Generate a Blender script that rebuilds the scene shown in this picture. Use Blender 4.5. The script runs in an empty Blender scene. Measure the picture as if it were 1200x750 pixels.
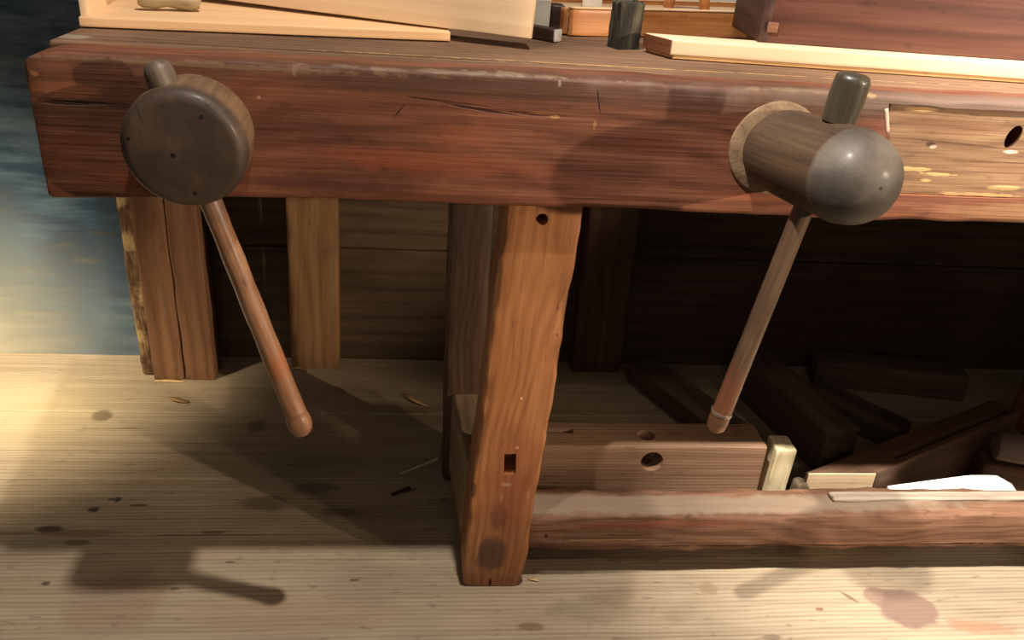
import bpy, bmesh, math, random
from mathutils import Vector, Matrix, Euler, noise
SC = bpy.context.scene
COL = SC.collection
V = Vector
# ------------------------------------------------------------------ camera
RC = Matrix(((0.99407, -0.08563, 0.06701), (0.02141, -0.45004, -0.89275), (0.10661, 0.88889, -0.44554)))
CP = V((-0.0766287, -1.0949069, 1.06752664)); FOC = 994.75
def at(u, v, ax, val):
    """point of the place seen at photo pixel (u, v) on the plane axis=val"""
    d = RC.transposed() @ V(((u-600)/FOC, (v-375)/FOC, 1.0))
    return CP + d*((val-CP[ax])/d[ax])
cam = bpy.data.cameras.new('camera'); co = bpy.data.objects.new('camera', cam); COL.objects.link(co)
cam.sensor_fit = 'HORIZONTAL'; cam.sensor_width = 36; cam.lens = FOC/1200*36; cam.clip_start = .02
rows = RC.transposed()
M3 = Matrix((rows[0], rows[1], rows[2]))
x, y, z = M3.col[0], M3.col[1], M3.col[2]
m = Matrix.Identity(4)
for i in range(3):
    m[i][0] = x[i]; m[i][1] = -y[i]; m[i][2] = -z[i]; m[i][3] = CP[i]
co.matrix_world = m; SC.camera = co

# ------------------------------------------------------------------ materials
def lin(c):
    return tuple(((v/255)/12.92 if v/255 <= .04045 else ((v/255+.055)/1.055)**2.4) for v in c)
class NT:
    def __init__(s, name):
        s.m = bpy.data.materials.new(name); s.m.use_nodes = True
        s.t = s.m.node_tree; s.b = s.t.nodes['Principled BSDF']
    def n(s, t, **k):
        o = s.t.nodes.new(t)
        for a, b in k.items(): setattr(o, a, b)
        return o
    def l(s, a, b): s.t.links.new(a, b)
    def mth(s, op, a, b=None, c=None, clamp=False):
        o = s.n('ShaderNodeMath', operation=op, use_clamp=clamp)
        for i, v in enumerate((a, b, c)):
            if v is None: continue
            if isinstance(v, (int, float)): o.inputs[i].default_value = v
            else: s.l(v, o.inputs[i])
        return o.outputs[0]
    def mp(s, vec, loc=(0,0,0), rot=(0,0,0), sc=(1,1,1), typ='POINT'):
        o = s.n('ShaderNodeMapping', vector_type=typ); s.l(vec, o.inputs[0])
        o.inputs['Location'].default_value = loc; o.inputs['Rotation'].default_value = rot; o.inputs['Scale'].default_value = sc
        return o.outputs[0]
    def noise(s, vec, sc, det=3, rough=.55, dist=0):
        o = s.n('ShaderNodeTexNoise'); s.l(vec, o.inputs['Vector'])
        o.inputs['Scale'].default_value = sc; o.inputs['Detail'].default_value = det
        o.inputs['Roughness'].default_value = rough; o.inputs['Distortion'].default_value = dist
        return o.outputs['Fac']
    def ramp(s, f, stops):
        o = s.n('ShaderNodeValToRGB'); s.l(f, o.inputs[0]); e = o.color_ramp.elements
        while len(e) < len(stops): e.new(.5)
        for i, (p, c) in enumerate(stops):
            e[i].position = p; e[i].color = (*c, 1) if len(c) == 3 else c
        return o.outputs[0]
    def mix(s, f, a, b, bt='MIX'):
        o = s.n('ShaderNodeMix', data_type='RGBA', blend_type=bt)
        if isinstance(f, (int, float)): o.inputs[0].default_value = f
        else: s.l(f, o.inputs[0])
        for i, v in ((6, a), (7, b)):
            if isinstance(v, tuple): o.inputs[i].default_value = (*v, 1)
            else: s.l(v, o.inputs[i])
        return o.outputs[2]
def wood(name, dark, mid, light, ring=14, fib=1.0, figure=.35, rough=.6, bump=.35, marks=(), off=(0,0,0), grime=.3,
         spec=.35, longs=1.0, blot=3.0, coat=0, ra=.2, speck=.5, dens=.9):
    """grain runs along object X; marks = (centre, size, colour, strength[, rotation, warp])"""
    N = NT(name); tc = N.n('ShaderNodeTexCoord').outputs['Object']
    p = N.mp(tc, loc=off)
    # warp the rings gently along the length
    w1 = N.noise(N.mp(p, sc=(1.6*longs, 5, 5)), 1.0, 2)
    w2 = N.noise(N.mp(p, sc=(5*longs, 14, 14)), 1.0, 2)
    sep = N.n('ShaderNodeSeparateXYZ'); N.l(p, sep.inputs[0])
    rad = N.mth('ADD', N.mth('MULTIPLY', sep.outputs[1], .75), N.mth('MULTIPLY', sep.outputs[2], 1.0))
    ph = N.mth('ADD', N.mth('MULTIPLY', rad, ring*4.0), N.mth('ADD', N.mth('MULTIPLY', w1, ring*figure), N.mth('MULTIPLY', w2, 1.2)))
    rings = N.mth('FRACT', ph)
    rings = N.mth('SUBTRACT', 1, N.mth('POWER', N.mth('ABSOLUTE', N.mth('SUBTRACT', N.mth('MULTIPLY', rings, 2), 1)), 1.6))
    f1 = N.noise(N.mp(p, sc=(7*longs, 230, 230)), 1.0, 3, .6)
    f2 = N.noise(N.mp(p, sc=(2.2*longs, 60, 60)), 1.0, 3, .6)
    g = N.noise(N.mp(p, sc=(.6, 1.3, 1.3)), blot, 4, .6)
    v = N.mth('ADD', N.mth('MULTIPLY', rings, ra), N.mth('ADD', N.mth('MULTIPLY', f1, .42*fib), N.mth('MULTIPLY', f2, .50*fib)))
    v = N.mth('ADD', N.mth('MULTIPLY', N.mth('SUBTRACT', v, .46+ra*.5), dens), .5)
    c = N.ramp(v, [(.22, lin(dark)), (.5, lin(mid)), (.82, lin(light))])
    gr = N.ramp(g, [(.32, (1-grime,)*3), (.52, (1, 1, 1)), (.75, (1+grime*.25,)*3)])
    c = N.mix(1.0, c, gr, 'MULTIPLY')
    # pores and dirt specks
    sp = N.noise(N.mp(p, sc=(30, 90, 90)), 1.0, 2, .5)
    spk = N.ramp(sp, [(.27, (.45, .4, .38)), (.36, (1, 1, 1))])
    c = N.mix(speck, c, spk, 'MULTIPLY')
    ht = N.mth('ADD', N.mth('MULTIPLY', f1, .6), N.mth('MULTIPLY', f2, .8))
    for mk in marks:
        cen, size, colr, st = mk[:4]; rot = mk[4] if len(mk) > 4 else (0,0,0); wp = mk[5] if len(mk) > 5 else .5
        q = N.mp(tc, loc=tuple(cen), rot=rot, sc=tuple(size), typ='TEXTURE')
        ln = N.n('ShaderNodeVectorMath', operation='LENGTH'); N.l(q, ln.inputs[0])
        nz = N.noise(tc, 2.2/max(1e-3, sorted(size)[1])*.5, 3, .6)
        d = N.mth('ADD', ln.outputs['Value'], N.mth('MULTIPLY', N.mth('SUBTRACT', nz, .5), wp*2))
        mr = N.n('ShaderNodeMapRange', interpolation_type='SMOOTHSTEP'); N.l(d, mr.inputs[0])
        soft = mk[6] if len(mk) > 6 else .45
        mr.inputs[1].default_value = 1.0; mr.inputs[2].default_value = 1-soft; mr.inputs[3].default_value = 0; mr.inputs[4].default_value = st
        c = N.mix(mr.outputs[0], c, lin(colr))
        if len(mk) > 7: ht = N.mth('SUBTRACT', ht, N.mth('MULTIPLY', mr.outputs[0], mk[7]))
    N.l(c, N.b.inputs['Base Color'])
    rr = N.mth('ADD', rough-.08, N.mth('MULTIPLY', g, .2)); N.l(rr, N.b.inputs['Roughness'])
    N.b.inputs['Specular IOR Level'].default_value = spec
    if coat: N.b.inputs['Coat Weight'].default_value = coat; N.b.inputs['Coat Roughness'].default_value = .25
    bp = N.n('ShaderNodeBump'); bp.inputs['Strength'].default_value = bump; bp.inputs['Distance'].default_value = .0025
    N.l(ht, bp.inputs['Height']); N.l(bp.outputs[0], N.b.inputs['Normal'])
    return N.m
def plain(name, c, rough=.6, var=.25, sc=20, bump=.1):
    N = NT(name); tc = N.n('ShaderNodeTexCoord').outputs['Object']
    f = N.noise(tc, sc, 4); l = lin(c)
    N.l(N.ramp(f, [(.3, tuple(v*(1-var) for v in l)), (.7, tuple(min(1, v*(1+var)) for v in l))]), N.b.inputs['Base Color'])
    N.b.inputs['Roughness'].default_value = rough
    bp = N.n('ShaderNodeBump'); bp.inputs['Strength'].default_value = bump; bp.inputs['Distance'].default_value = .002
    N.l(f, bp.inputs['Height']); N.l(bp.outputs[0], N.b.inputs['Normal'])
    return N.m

# ------------------------------------------------------------------ objects
WM = {}
def place(o, parent, M):
    COL.objects.link(o)
    WM[o] = M
    if parent is not None:
        o.parent = parent; o.matrix_parent_inverse = WM[parent].inverted()
    o.matrix_basis = M
def tag(o, label=None, cat=None, group=None, kind=None):
    for k, v in (('label', label), ('category', cat), ('group', group), ('kind', kind)):
        if v: o[k] = v
    return o
def thing(name, loc, label, cat, group=None):
    o = bpy.data.objects.new(name, None); o.empty_display_size = .05
    place(o, None, Matrix.Translation(V(loc))); return tag(o, label, cat, group)
def mesh_obj(name, bm, mat, parent=None, M=None, smooth=40, cuts=()):
    """cuts: list of (bmesh, matrix) cutters in world space"""
    bmesh.ops.recalc_face_normals(bm, faces=bm.faces)
    me = bpy.data.meshes.new(name); bm.to_mesh(me); bm.free()
    if mat: me.materials.append(mat)
    M = M or Matrix.Identity(4)
    if cuts:
        tmp = bpy.data.objects.new('tmp', me); COL.objects.link(tmp); tmp.matrix_world = M; cs = []
        for cb in cuts:
            bmesh.ops.recalc_face_normals(cb, faces=cb.faces)
            cm = bpy.data.meshes.new('c'); cb.to_mesh(cm); cb.free(); c = bpy.data.objects.new('c', cm); COL.objects.link(c); cs.append(c)
            md = tmp.modifiers.new('b', 'BOOLEAN'); md.operation = 'DIFFERENCE'; md.object = c; md.solver = 'EXACT'
        dg = bpy.context.evaluated_depsgraph_get(); dg.update()
        me2 = bpy.data.meshes.new_from_object(tmp.evaluated_get(dg)); me2.name = name
        for c in cs: bpy.data.objects.remove(c)
        bpy.data.objects.remove(tmp); me = me2
    for p in me.polygons: p.use_smooth = True
    me.set_sharp_from_angle(angle=math.radians(smooth))
    o = bpy.data.objects.new(name, me); place(o, parent, M); return o
def basis(A, B, up):
    X = (B-A).normalized(); Y = up.cross(X).normalized(); Z = X.cross(Y)
    M = Matrix.Identity(4)
    for i in range(3): M[i][0] = X[i]; M[i][1] = Y[i]; M[i][2] = Z[i]; M[i][3] = ((A+B)/2)[i]
    return M
def nz(p, f, seed): return noise.noise(V(p)*f + V((seed*7.31, seed*3.17, seed*1.7)))
def rrect(w, h, r, n=4, side=6):
    pts = []
    for cx, cy, a0 in ((w/2-r, h/2-r, 0), (-w/2+r, h/2-r, 90), (-w/2+r, -h/2+r, 180), (w/2-r, -h/2+r, 270)):
        for k in range(n+1):
            a = math.radians(a0+90*k/n); pts.append((cx+r*math.cos(a), cy+r*math.sin(a)))
    out = []
    for i, p in enumerate(pts):
        q = pts[(i+1) % len(pts)]; out.append(p)
        if (i+1) % (n+1) == 0:
            for k in range(1, side): out.append((p[0]+(q[0]-p[0])*k/side, p[1]+(q[1]-p[1])*k/side))
    return out
def beam_bm(L, w, h, r=.003, amp=.0012, seed=1, seg=24, wear=1.5, func=None, endr=None, side=6, freq=6):
    bm = bmesh.new(); prof = rrect(w, h, r, side=side); endr = r if endr is None else endr
    xs = [-L/2, -L/2+endr*.3, -L/2+endr] + [-L/2+endr+(L-2*endr)*k/seg for k in range(1, seg)] + [L/2-endr, L/2-endr*.3, L/2]
    ins = [endr*.9, endr*.3, 0] + [0]*(seg-1) + [0, endr*.3, endr*.9]
    rings = []
    for x, ii in zip(xs, ins):
        ring = []
        for (a, b) in prof:
            a2 = a*(1-2*ii/w); b2 = b*(1-2*ii/h)
            p = V((x, a2, b2))
            corner = (abs(a)/(w/2))**6*(abs(b)/(h/2))**6
            d = amp*(nz((x*1, a*2, b*2), freq, seed)+.4*nz((x, a*3, b*3), freq*5, seed+5))
            ed = -abs(nz((x, a, b), 14, seed+9))*amp*wear*corner*2
            n = V((0, a, b)).normalized()
            p += n*(d+ed)
            p.x += amp*.7*nz((x, a*3, b*3), 10, seed+3)
            if func: p = V(func(p, x/L+.5, a/(w/2), b/(h/2)))
            ring.append(bm.verts.new(p))
        rings.append(ring)
    n = len(prof)
    for i in range(len(rings)-1):
        for k in range(n):
            bm.faces.new((rings[i][k], rings[i][(k+1) % n], rings[i+1][(k+1) % n], rings[i+1][k]))
    bm.faces.new(rings[0][::-1]); bm.faces.new(rings[-1])
    return bm
def beam(name, A, B, w, h, mat, parent=None, up=(0,0,1), cuts=(), smooth=40, **k):
    A, B = V(A), V(B)
    M = basis(A, B, V(up))
    return mesh_obj(name, beam_bm((B-A).length, w, h, **k), mat, parent, M, smooth, cuts)
def frame(A, B, up=(0,0,1)): return basis(V(A), V(B), V(up))
def lathe_bm(prof, n=48, amp=0, seed=1, squash=1.0):
    """prof: (radius, along X)"""
    bm = bmesh.new(); rings = []
    for r, x in prof:
        if r < 1e-6: rings.append([bm.verts.new((x, 0, 0))]); continue
        ring = []
        for k in range(n):
            a = 2*math.pi*k/n
            rr = r*(1+amp*nz((x*8, math.cos(a), math.sin(a)), 1.1, seed))
            ring.append(bm.verts.new((x, rr*math.cos(a), rr*squash*math.sin(a))))
        rings.append(ring)
    for i in range(len(rings)-1):
        a, b = rings[i], rings[i+1]
        if len(a) == 1 and len(b) == 1: continue
        for k in range(n):
            k2 = (k+1) % n
            if len(a) == 1: bm.faces.new((a[0], b[k], b[k2]))
            elif len(b) == 1: bm.faces.new((a[k], b[0], a[k2]))
            else: bm.faces.new((a[k], b[k], b[k2], a[k2]))
    for r in (rings[0], rings[-1]):
        if len(r) > 1:
            try: bm.faces.new(r)
            except ValueError: pass
    return bm
def cyl_cut(A, B, r, n=24, squash=1.0):
    A, B = V(A), V(B); bm = lathe_bm([(r, -(B-A).length/2), (r, (B-A).length/2)], n, squash=squash)
    up = V((0,0,1)) if abs((B-A).normalized().z) < .9 else V((0,1,0))
    bm.transform(basis(A, B, up)); return bm
def box_cut(c, s, rot=(0,0,0)):
    bm = bmesh.new(); bmesh.ops.create_cube(bm, size=1)
    bm.transform(Matrix.Translation(V(c)) @ Euler(rot).to_matrix().to_4x4() @ Matrix.Diagonal((*s, 1))); return bm
def arc(cx, r, a0, a1, n, x0): # helper profile of a rounded nose
    return [(cx+r*math.cos(math.radians(a0+(a1-a0)*k/n)), x0+r*math.sin(math.radians(a0+(a1-a0)*k/n))) for k in range(n+1)]

TOP = .871; JF = -.027
# =================================================================== SETTING
# floor of wide boards
def floor():
    bm = bmesh.new(); X0, X1 = -2.2, 2.4
    ys = [-1.9, -1.62, -1.33, -1.08, -.80, -.49, -.22, .305, .545, .80]
    for i in range(len(ys)-1):
        a, b = ys[i]+.0009, ys[i+1]-.0009; n = 60
        cup = .0012
        prof = [(a, -.03), (a, -.0016), (a+.0018, 0)] + [(a+.0018+(b-a-.0036)*k/8, cup*math.sin(math.pi*k/8)*.5) for k in range(1, 8)] + [(b-.0018, 0), (b, -.0016), (b, -.03)]
        rings = []
        for k in range(n+1):
            x = X0+(X1-X0)*k/n
            rings.append([bm.verts.new((x, yy, zz+(.0009*nz((x, yy, 0), 5, i+3) if zz > -.01 else 0))) for yy, zz in prof])
        for k in range(n):
            for j in range(len(prof)-1): bm.faces.new((rings[k][j], rings[k][j+1], rings[k+1][j+1], rings[k+1][j]))
    v = [bm.verts.new(p) for p in ((X0, -1.9, -.012), (X1, -1.9, -.012), (X1, .80, -.012), (X0, .80, -.012))]; bm.faces.new(v)
    return bm
def fmk(u, v, sx, sy, c, s, rot=0, warp=.5, soft=.5, h=0):
    p = at(u, v, 2, 0); return ((p.x, p.y, 0), (sx, sy, .05), c, s, (0, 0, rot), warp, soft, h)
DK = (62, 44, 34)
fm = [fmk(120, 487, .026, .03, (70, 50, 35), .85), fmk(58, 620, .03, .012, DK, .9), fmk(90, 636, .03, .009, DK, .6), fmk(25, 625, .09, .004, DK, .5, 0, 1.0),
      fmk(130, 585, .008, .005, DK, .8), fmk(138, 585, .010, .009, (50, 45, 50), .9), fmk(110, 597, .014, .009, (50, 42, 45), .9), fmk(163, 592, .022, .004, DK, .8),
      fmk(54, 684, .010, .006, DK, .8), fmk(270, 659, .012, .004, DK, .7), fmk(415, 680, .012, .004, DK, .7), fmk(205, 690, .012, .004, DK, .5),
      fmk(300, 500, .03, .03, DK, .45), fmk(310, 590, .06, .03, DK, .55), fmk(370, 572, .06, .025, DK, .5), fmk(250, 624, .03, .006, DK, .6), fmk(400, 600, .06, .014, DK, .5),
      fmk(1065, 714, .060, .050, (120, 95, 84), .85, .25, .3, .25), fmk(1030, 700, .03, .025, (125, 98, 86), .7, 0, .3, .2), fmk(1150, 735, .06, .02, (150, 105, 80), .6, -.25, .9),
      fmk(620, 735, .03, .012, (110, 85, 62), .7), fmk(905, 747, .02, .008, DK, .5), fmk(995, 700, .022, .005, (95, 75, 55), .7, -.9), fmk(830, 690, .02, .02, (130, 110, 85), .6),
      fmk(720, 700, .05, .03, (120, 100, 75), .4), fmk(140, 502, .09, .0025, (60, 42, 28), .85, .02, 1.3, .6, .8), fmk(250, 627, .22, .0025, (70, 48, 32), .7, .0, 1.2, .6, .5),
      fmk(480, 575, .02, .004, DK, .9, .5), fmk(140, 700, .09, .10, (120, 85, 65), .28), fmk(520, 585, .008, .006, DK, .6), fmk(90, 625, .1, .012, (95, 68, 48), .5),  # the broad faint brown mark paints the left screw head's cast shadow
      fmk(960, 714, .010, .005, (110, 60, 45), .7), fmk(610, 600, .5, .05, (95, 75, 60), .25), fmk(20, 480, .34, .20, (196, 178, 138), .5, 0, .3, .9), fmk(700, 715, .10, .04, (124, 110, 86), .45, 0, .9), fmk(440, 640, .3, .03, (120, 104, 80), .35, 0, .9), fmk(330, 720, .2, .05, (170, 140, 112), .4, 0, .8)]  # the large cream mark paints the left light pool onto the boards
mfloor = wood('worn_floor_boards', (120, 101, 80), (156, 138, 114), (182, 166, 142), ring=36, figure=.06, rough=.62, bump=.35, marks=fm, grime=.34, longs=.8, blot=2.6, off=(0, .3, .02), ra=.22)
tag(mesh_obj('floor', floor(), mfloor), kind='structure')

# back wall of wide horizontal boards with shadow gaps
mwall = wood('dark_wall_boards', (60, 48, 37), (84, 68, 53), (104, 85, 66), ring=6, figure=.4, rough=.8, grime=.45, bump=.4, spec=.1, longs=.6, marks=[((1.2, .8, .1), (.85, .2, .22), (66, 46, 36), .6, (0,0,0), .2, .5)])
bm = bmesh.new()
zs = [-.02, .297, .69, .93, 1.3]
rng = random.Random(4)
for i in range(len(zs)-1):
    for (x0, x1) in ((-.752, 2.4),):
        a, b = zs[i]+.0015, zs[i+1]-.0015; dy = .002*rng.random()
        b2 = beam_bm(x1-x0, .03, b-a, r=.003, amp=.0015, seed=20+i, seg=30)
        b2.transform(Matrix.Translation(((x0+x1)/2, .815+dy, (a+b)/2)))
        t = bpy.data.meshes.new('t'); b2.to_mesh(t); b2.free(); bm.from_mesh(t); bpy.data.meshes.remove(t)
tag(mesh_obj('wall_back', bm, mwall), kind='structure')
# wall continuing left: mottled blue-grey distemper
N = NT('blue_grey_limewash'); tc = N.n('ShaderNodeTexCoord').outputs['Object']
a = N.noise(N.mp(tc, rot=(0, .6, 0), sc=(4, 3, 30)), 1.6, 5, .6, .2); b = N.noise(N.mp(tc, loc=(.4, 0, .1)), 3.0, 3)
v = N.mth('ADD', N.mth('MULTIPLY', a, .35), N.mth('MULTIPLY', b, .65))
c = N.ramp(v, [(.34, lin((34, 44, 50))), (.47, lin((56, 72, 88))), (.56, lin((84, 100, 112))), (.68, lin((110, 120, 124)))])
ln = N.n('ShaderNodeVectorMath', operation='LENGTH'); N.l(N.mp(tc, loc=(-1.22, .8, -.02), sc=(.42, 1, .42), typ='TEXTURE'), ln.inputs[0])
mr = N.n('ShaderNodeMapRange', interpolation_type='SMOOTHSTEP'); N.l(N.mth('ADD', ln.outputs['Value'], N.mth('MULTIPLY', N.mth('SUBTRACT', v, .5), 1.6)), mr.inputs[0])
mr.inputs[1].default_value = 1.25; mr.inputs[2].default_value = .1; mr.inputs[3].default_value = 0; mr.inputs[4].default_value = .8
c = N.mix(mr.outputs[0], c, lin((196, 190, 168)))  # cream glow of the light pool painted into the wall colour
N.l(c, N.b.inputs['Base Color']); N.b.inputs['Roughness'].default_value = .9; N.b.inputs['Specular IOR Level'].default_value = .1
bp = N.n('ShaderNodeBump'); bp.inputs['Strength'].default_value = .3; bp.inputs['Distance'].default_value = .01; N.l(v, bp.inputs['Height']); N.l(bp.outputs[0], N.b.inputs['Normal'])
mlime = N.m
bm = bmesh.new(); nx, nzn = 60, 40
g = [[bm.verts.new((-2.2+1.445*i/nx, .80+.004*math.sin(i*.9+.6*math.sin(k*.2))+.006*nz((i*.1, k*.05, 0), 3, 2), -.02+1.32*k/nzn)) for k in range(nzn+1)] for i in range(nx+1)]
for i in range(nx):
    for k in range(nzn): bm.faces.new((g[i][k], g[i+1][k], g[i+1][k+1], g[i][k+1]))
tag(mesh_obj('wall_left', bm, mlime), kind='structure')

# =================================================================== WORKBENCH
bench = thing('workbench', (0, 0, 0), 'old reddish-brown timber workbench on a squared leg, standing on the floor boards', 'workbench')
# ---- front beam
FA, FB = V((-.547, .009, .7855)), V((1.55, .009, .7855)); FM = frame(FA, FB); FI = FM.inverted()
def fb(u, v, sx, sy, c, s, rot=0, warp=.5, soft=.5, h=0):
    p = FI @ at(u, v, 1, JF); return ((p.x, p.y, p.z), (sx, .02, sy), c, s, (0, rot, 0), warp, soft, h)
BK = (28, 17, 13)
jm = [ # dirty strip along the top of the beam, knots, cracks, waney scars
      ((0, -.036, .078), (1.3, .05, .035), (72, 50, 40), .75, (0,0,0), .35, .5),
      ((-1.0, -.036, .03), (.2, .03, .05), (78, 52, 38), .6, (0,0,0), .5, .6),
      fb(95, 120, .045, .0022, BK, .95, .02, .5, .5, 1.5), fb(130, 122, .05, .006, (60, 36, 26), .7, .03, .5), fb(80, 121, .035, .003, BK, .9, 0, .5, .5, 1.2),
      fb(560, 128, .055, .0022, (50, 24, 16), .9, .12, .5, .5, 1.0), fb(630, 134, .045, .003, (60, 28, 18), .8, .03, .7, .5, .8), fb(520, 119, .07, .0018, (60, 30, 20), .7, .07, .7, .5, .6),
      fb(640, 133, .03, .002, (150, 100, 62), .6, .05, .5), fb(650, 137, .008, .003, (150, 112, 70), .7), fb(467, 131, .014, .0012, BK, .8, -.9, .3, .5, .5),
      fb(701, 118, .022, .0016, BK, .8, 1.35, .3, .5, .6), fb(697, 146, .003, .007, (150, 110, 66), .7), fb(656, 98, .003, .005, (150, 130, 120), .6),
      fb(350, 150, .13, .04, (70, 40, 32), .6, .1, .6, .8), fb(390, 215, .14, .018, (72, 40, 34), .6, 0, .5, .6), fb(80, 105, .05, .012, (140, 84, 54), .5, 0, .8), fb(180, 205, .12, .02, (140, 78, 54), .5, 0, .6, .8), fb(545, 160, .07, .022, (140, 76, 48), .35, 0, .8, .8), fb(500, 190, .2, .022, (138, 70, 44), .5, .03, .6, .8), fb(620, 215, .22, .014, (84, 40, 28), .45, 0, .6, .8),
      fb(170, 210, .1, .014, (128, 66, 42), .5, 0, .6, .8), fb(760, 170, .08, .02, (90, 40, 28), .5, 0, .6, .8), fb(100, 180, .07, .03, (116, 66, 46), .45),
      fb(250, 77, .3, .004, (120, 98, 72), .55, .0, 1.3), fb(520, 83, .22, .004, (134, 120, 98), .45, .0, 1.3), fb(760, 92, .12, .004, (140, 122, 96), .45, .0, 1.3), fb(940, 104, .1, .006, (126, 104, 80), .6, .0, 1.0),
      fb(345, 83, .004, .009, (128, 106, 96), .6), fb(40, 86, .006, .004, (168, 116, 76), .6), fb(303, 114, .003, .003, (170, 130, 100), .6), fb(1022, 112, .009, .004, (170, 136, 92), .8),
      fb(870, 230, .10, .012, (146, 80, 54), .4, 0, .4, .8), ((.5845, -.04, -.068), (.50, .03, .026), (142, 104, 74), .9, (0,0,0), .1, .2), ((.3, -.036, .078), (.7, .05, .02), (120, 102, 90), .5, (0,0,0), .5, .5)]
mjaw = wood('red_stained_beam', (74, 42, 30), (112, 67, 48), (142, 93, 67), ring=12, figure=.8, rough=.55, bump=.5, marks=jm, grime=.45, spec=.3, blot=4, longs=.9)
def jf(p, t, a, b):
    p = p.copy()
    # left end: worn, rounded upper corner, slight slant
    d = p.x+1.0485
    if d < .05 and p.z > .03: p.z -= (.05-d)**2*4*(p.z-.03)/.055; 
    if b < 0 and p.x < -.7: p.z -= .011*min(1, (-.7-p.x)/.3)**2*(-b)
    if b > .9: p.z += .0015*nz((p.x*2, 0, 0), 9, 3)-.001
    if b < -.9: p.z += .002*nz((p.x*2, 0, 0), 7, 8)
    return p
RX0 = .523
# recess of the bare, chipped stretch on the right
def recess():
    bm = bmesh.new(); n = 60; top = []; 
    xa = FA.x+0; pts = []
    for k in range(n+1):
        x = .524+(1.62-.524)*k/n
        pts.append((x, .8585+.0022*nz((x, 0, 0), 22, 4)+.0012*nz((x, 0, 0), 70, 2)-.002*(x-.52)))
    lo = [(x, .7375+.0012*nz((x, 1, 0), 20, 6)) for x, _ in pts]
    lo[0] = (.545, lo[0][1]); pts[0] = (.524, pts[0][1])
    f = []
    for yy in (-.06, JF+.006):
        f.append([[bm.verts.new((x, yy, zz)) for x, zz in pts], [bm.verts.new((x, yy, zz)) for x, zz in lo]])
    for k in range(n):
        for s in (0, 1): bm.faces.new((f[s][0][k], f[s][0][k+1], f[s][1][k+1], f[s][1][k]))
        for s in (0, 1): bm.faces.new((f[0][s][k], f[0][s][k+1], f[1][s][k+1], f[1][s][k]))
    for k in (0, n): bm.faces.new((f[0][0][k], f[0][1][k], f[1][1][k], f[1][0][k]))
    return bm
hp = at(1187, 160, 1, JF); hole = cyl_cut((hp.x-.012, -.08, hp.z+.005), (hp.x+.02, .03, hp.z-.005), .0115)
hole.transform(Matrix.Translation(V(hp)) @ Matrix.Rotation(.35, 4, 'Y') @ Matrix.Diagonal((.85, 1, 1.4, 1)) @ Matrix.Translation(-V(hp)))
# screw hole positions
LC = V((-.355, JF, .786)); RB = V((.387, JF, .793))
beamo = beam('front_beam', FA, FB, .072, .171, mjaw, bench, r=.006, amp=.0016, seed=3, seg=120, func=jf, cuts=[recess(), hole], side=10, freq=5, wear=2)
# chipped bare strip fills the recess
PA, PB = V((.528, JF+.0085, .7978)), V((1.55, JF+.0085, .7978)); PI_ = frame(PA, PB).inverted()
def pb(u, v, sx, sy, c, s, rot=0, warp=.5, soft=.5, h=0):
    p = PI_ @ at(u, v, 1, JF+.004); return ((p.x, p.y, p.z), (sx, .02, sy), c, s, (0, rot, 0), warp, soft, h)
pm = [pb(1090, 169, .009, .004, (60, 38, 26), .9), pb(1094, 172, .007, .003, (190, 168, 150), .8), pb(1070, 198, .03, .0035, (205, 170, 110), .75, 0, .9), pb(1098, 204, .025, .003, (205, 170, 110), .7, 0, .9), pb(1085, 211, .01, .003, (205, 170, 110), .7),
      pb(1150, 228, .08, .003, (200, 166, 112), .7, 0, 1.0), pb(1180, 220, .03, .004, (205, 172, 116), .6, 0, .9), pb(1120, 168, .09, .0014, (70, 44, 30), .7, .05, .6), pb(1100, 135, .1, .0016, (100, 66, 44), .6, .03, .9),
      pb(1170, 190, .08, .0014, (80, 52, 36), .6, .0, .8), pb(1080, 128, .03, .004, (190, 150, 100), .6), pb(1184, 178, .012, .003, (210, 195, 180), .9), pb(1110, 148, .08, .02, (120, 76, 52), .35)]
mbare = wood('bare_chipped_wood', (88, 62, 44), (130, 98, 71), (164, 132, 99), ring=16, figure=.5, rough=.7, bump=.5, marks=pm, grime=.35)
hole2 = cyl_cut((hp.x-.012, -.08, hp.z+.005), (hp.x+.02, .03, hp.z-.005), .0115)
hole2.transform(Matrix.Translation(V(hp)) @ Matrix.Rotation(.35, 4, 'Y') @ Matrix.Diagonal((.85, 1, 1.4, 1)) @ Matrix.Translation(-V(hp)))
o = beam('bare_strip', PA, PB, .010, .1210, mbare, bench, r=.0015, amp=.0012, seed=8, seg=110, cuts=[hole2], side=10, freq=16, wear=3)
o['label'] = 'bare light brown chipped stretch with an oval hole'
o = beam('torn_edge', (.522, JF+.001, .853), (.5325, JF+.001, .822), .004, .0035, plain('pale_torn_wood', (200, 170, 150)), bench, up=(0,1,0), r=.001, amp=.001, seg=10)
o['label'] = 'pale splintered sliver'
# ---- top
mtop = wood('worn_bench_top', (80, 58, 44), (116, 88, 68), (146, 116, 92), ring=16, figure=.3, rough=.75, bump=.4, dens=.7, spec=.2, grime=.4, longs=.7,
            marks=[((-.65, -.27, .03), (.5, .008, .02), (60, 38, 26), .7, (0,0,0), 1.0, .6), ((-.3, -.262, .03), (.6, .004, .02), (190, 150, 96), .6, (0,0,0), 1.4, .6), ((-1.03, -.26, .03), (.03, .02, .03), (150, 140, 120), .7)])
beam('benchtop', (-.545, .3405, .835), (1.55, .3405, .835), .585, .07, mtop, bench, r=.004, amp=.0016, seed=5, seg=90, side=14, freq=6)
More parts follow.
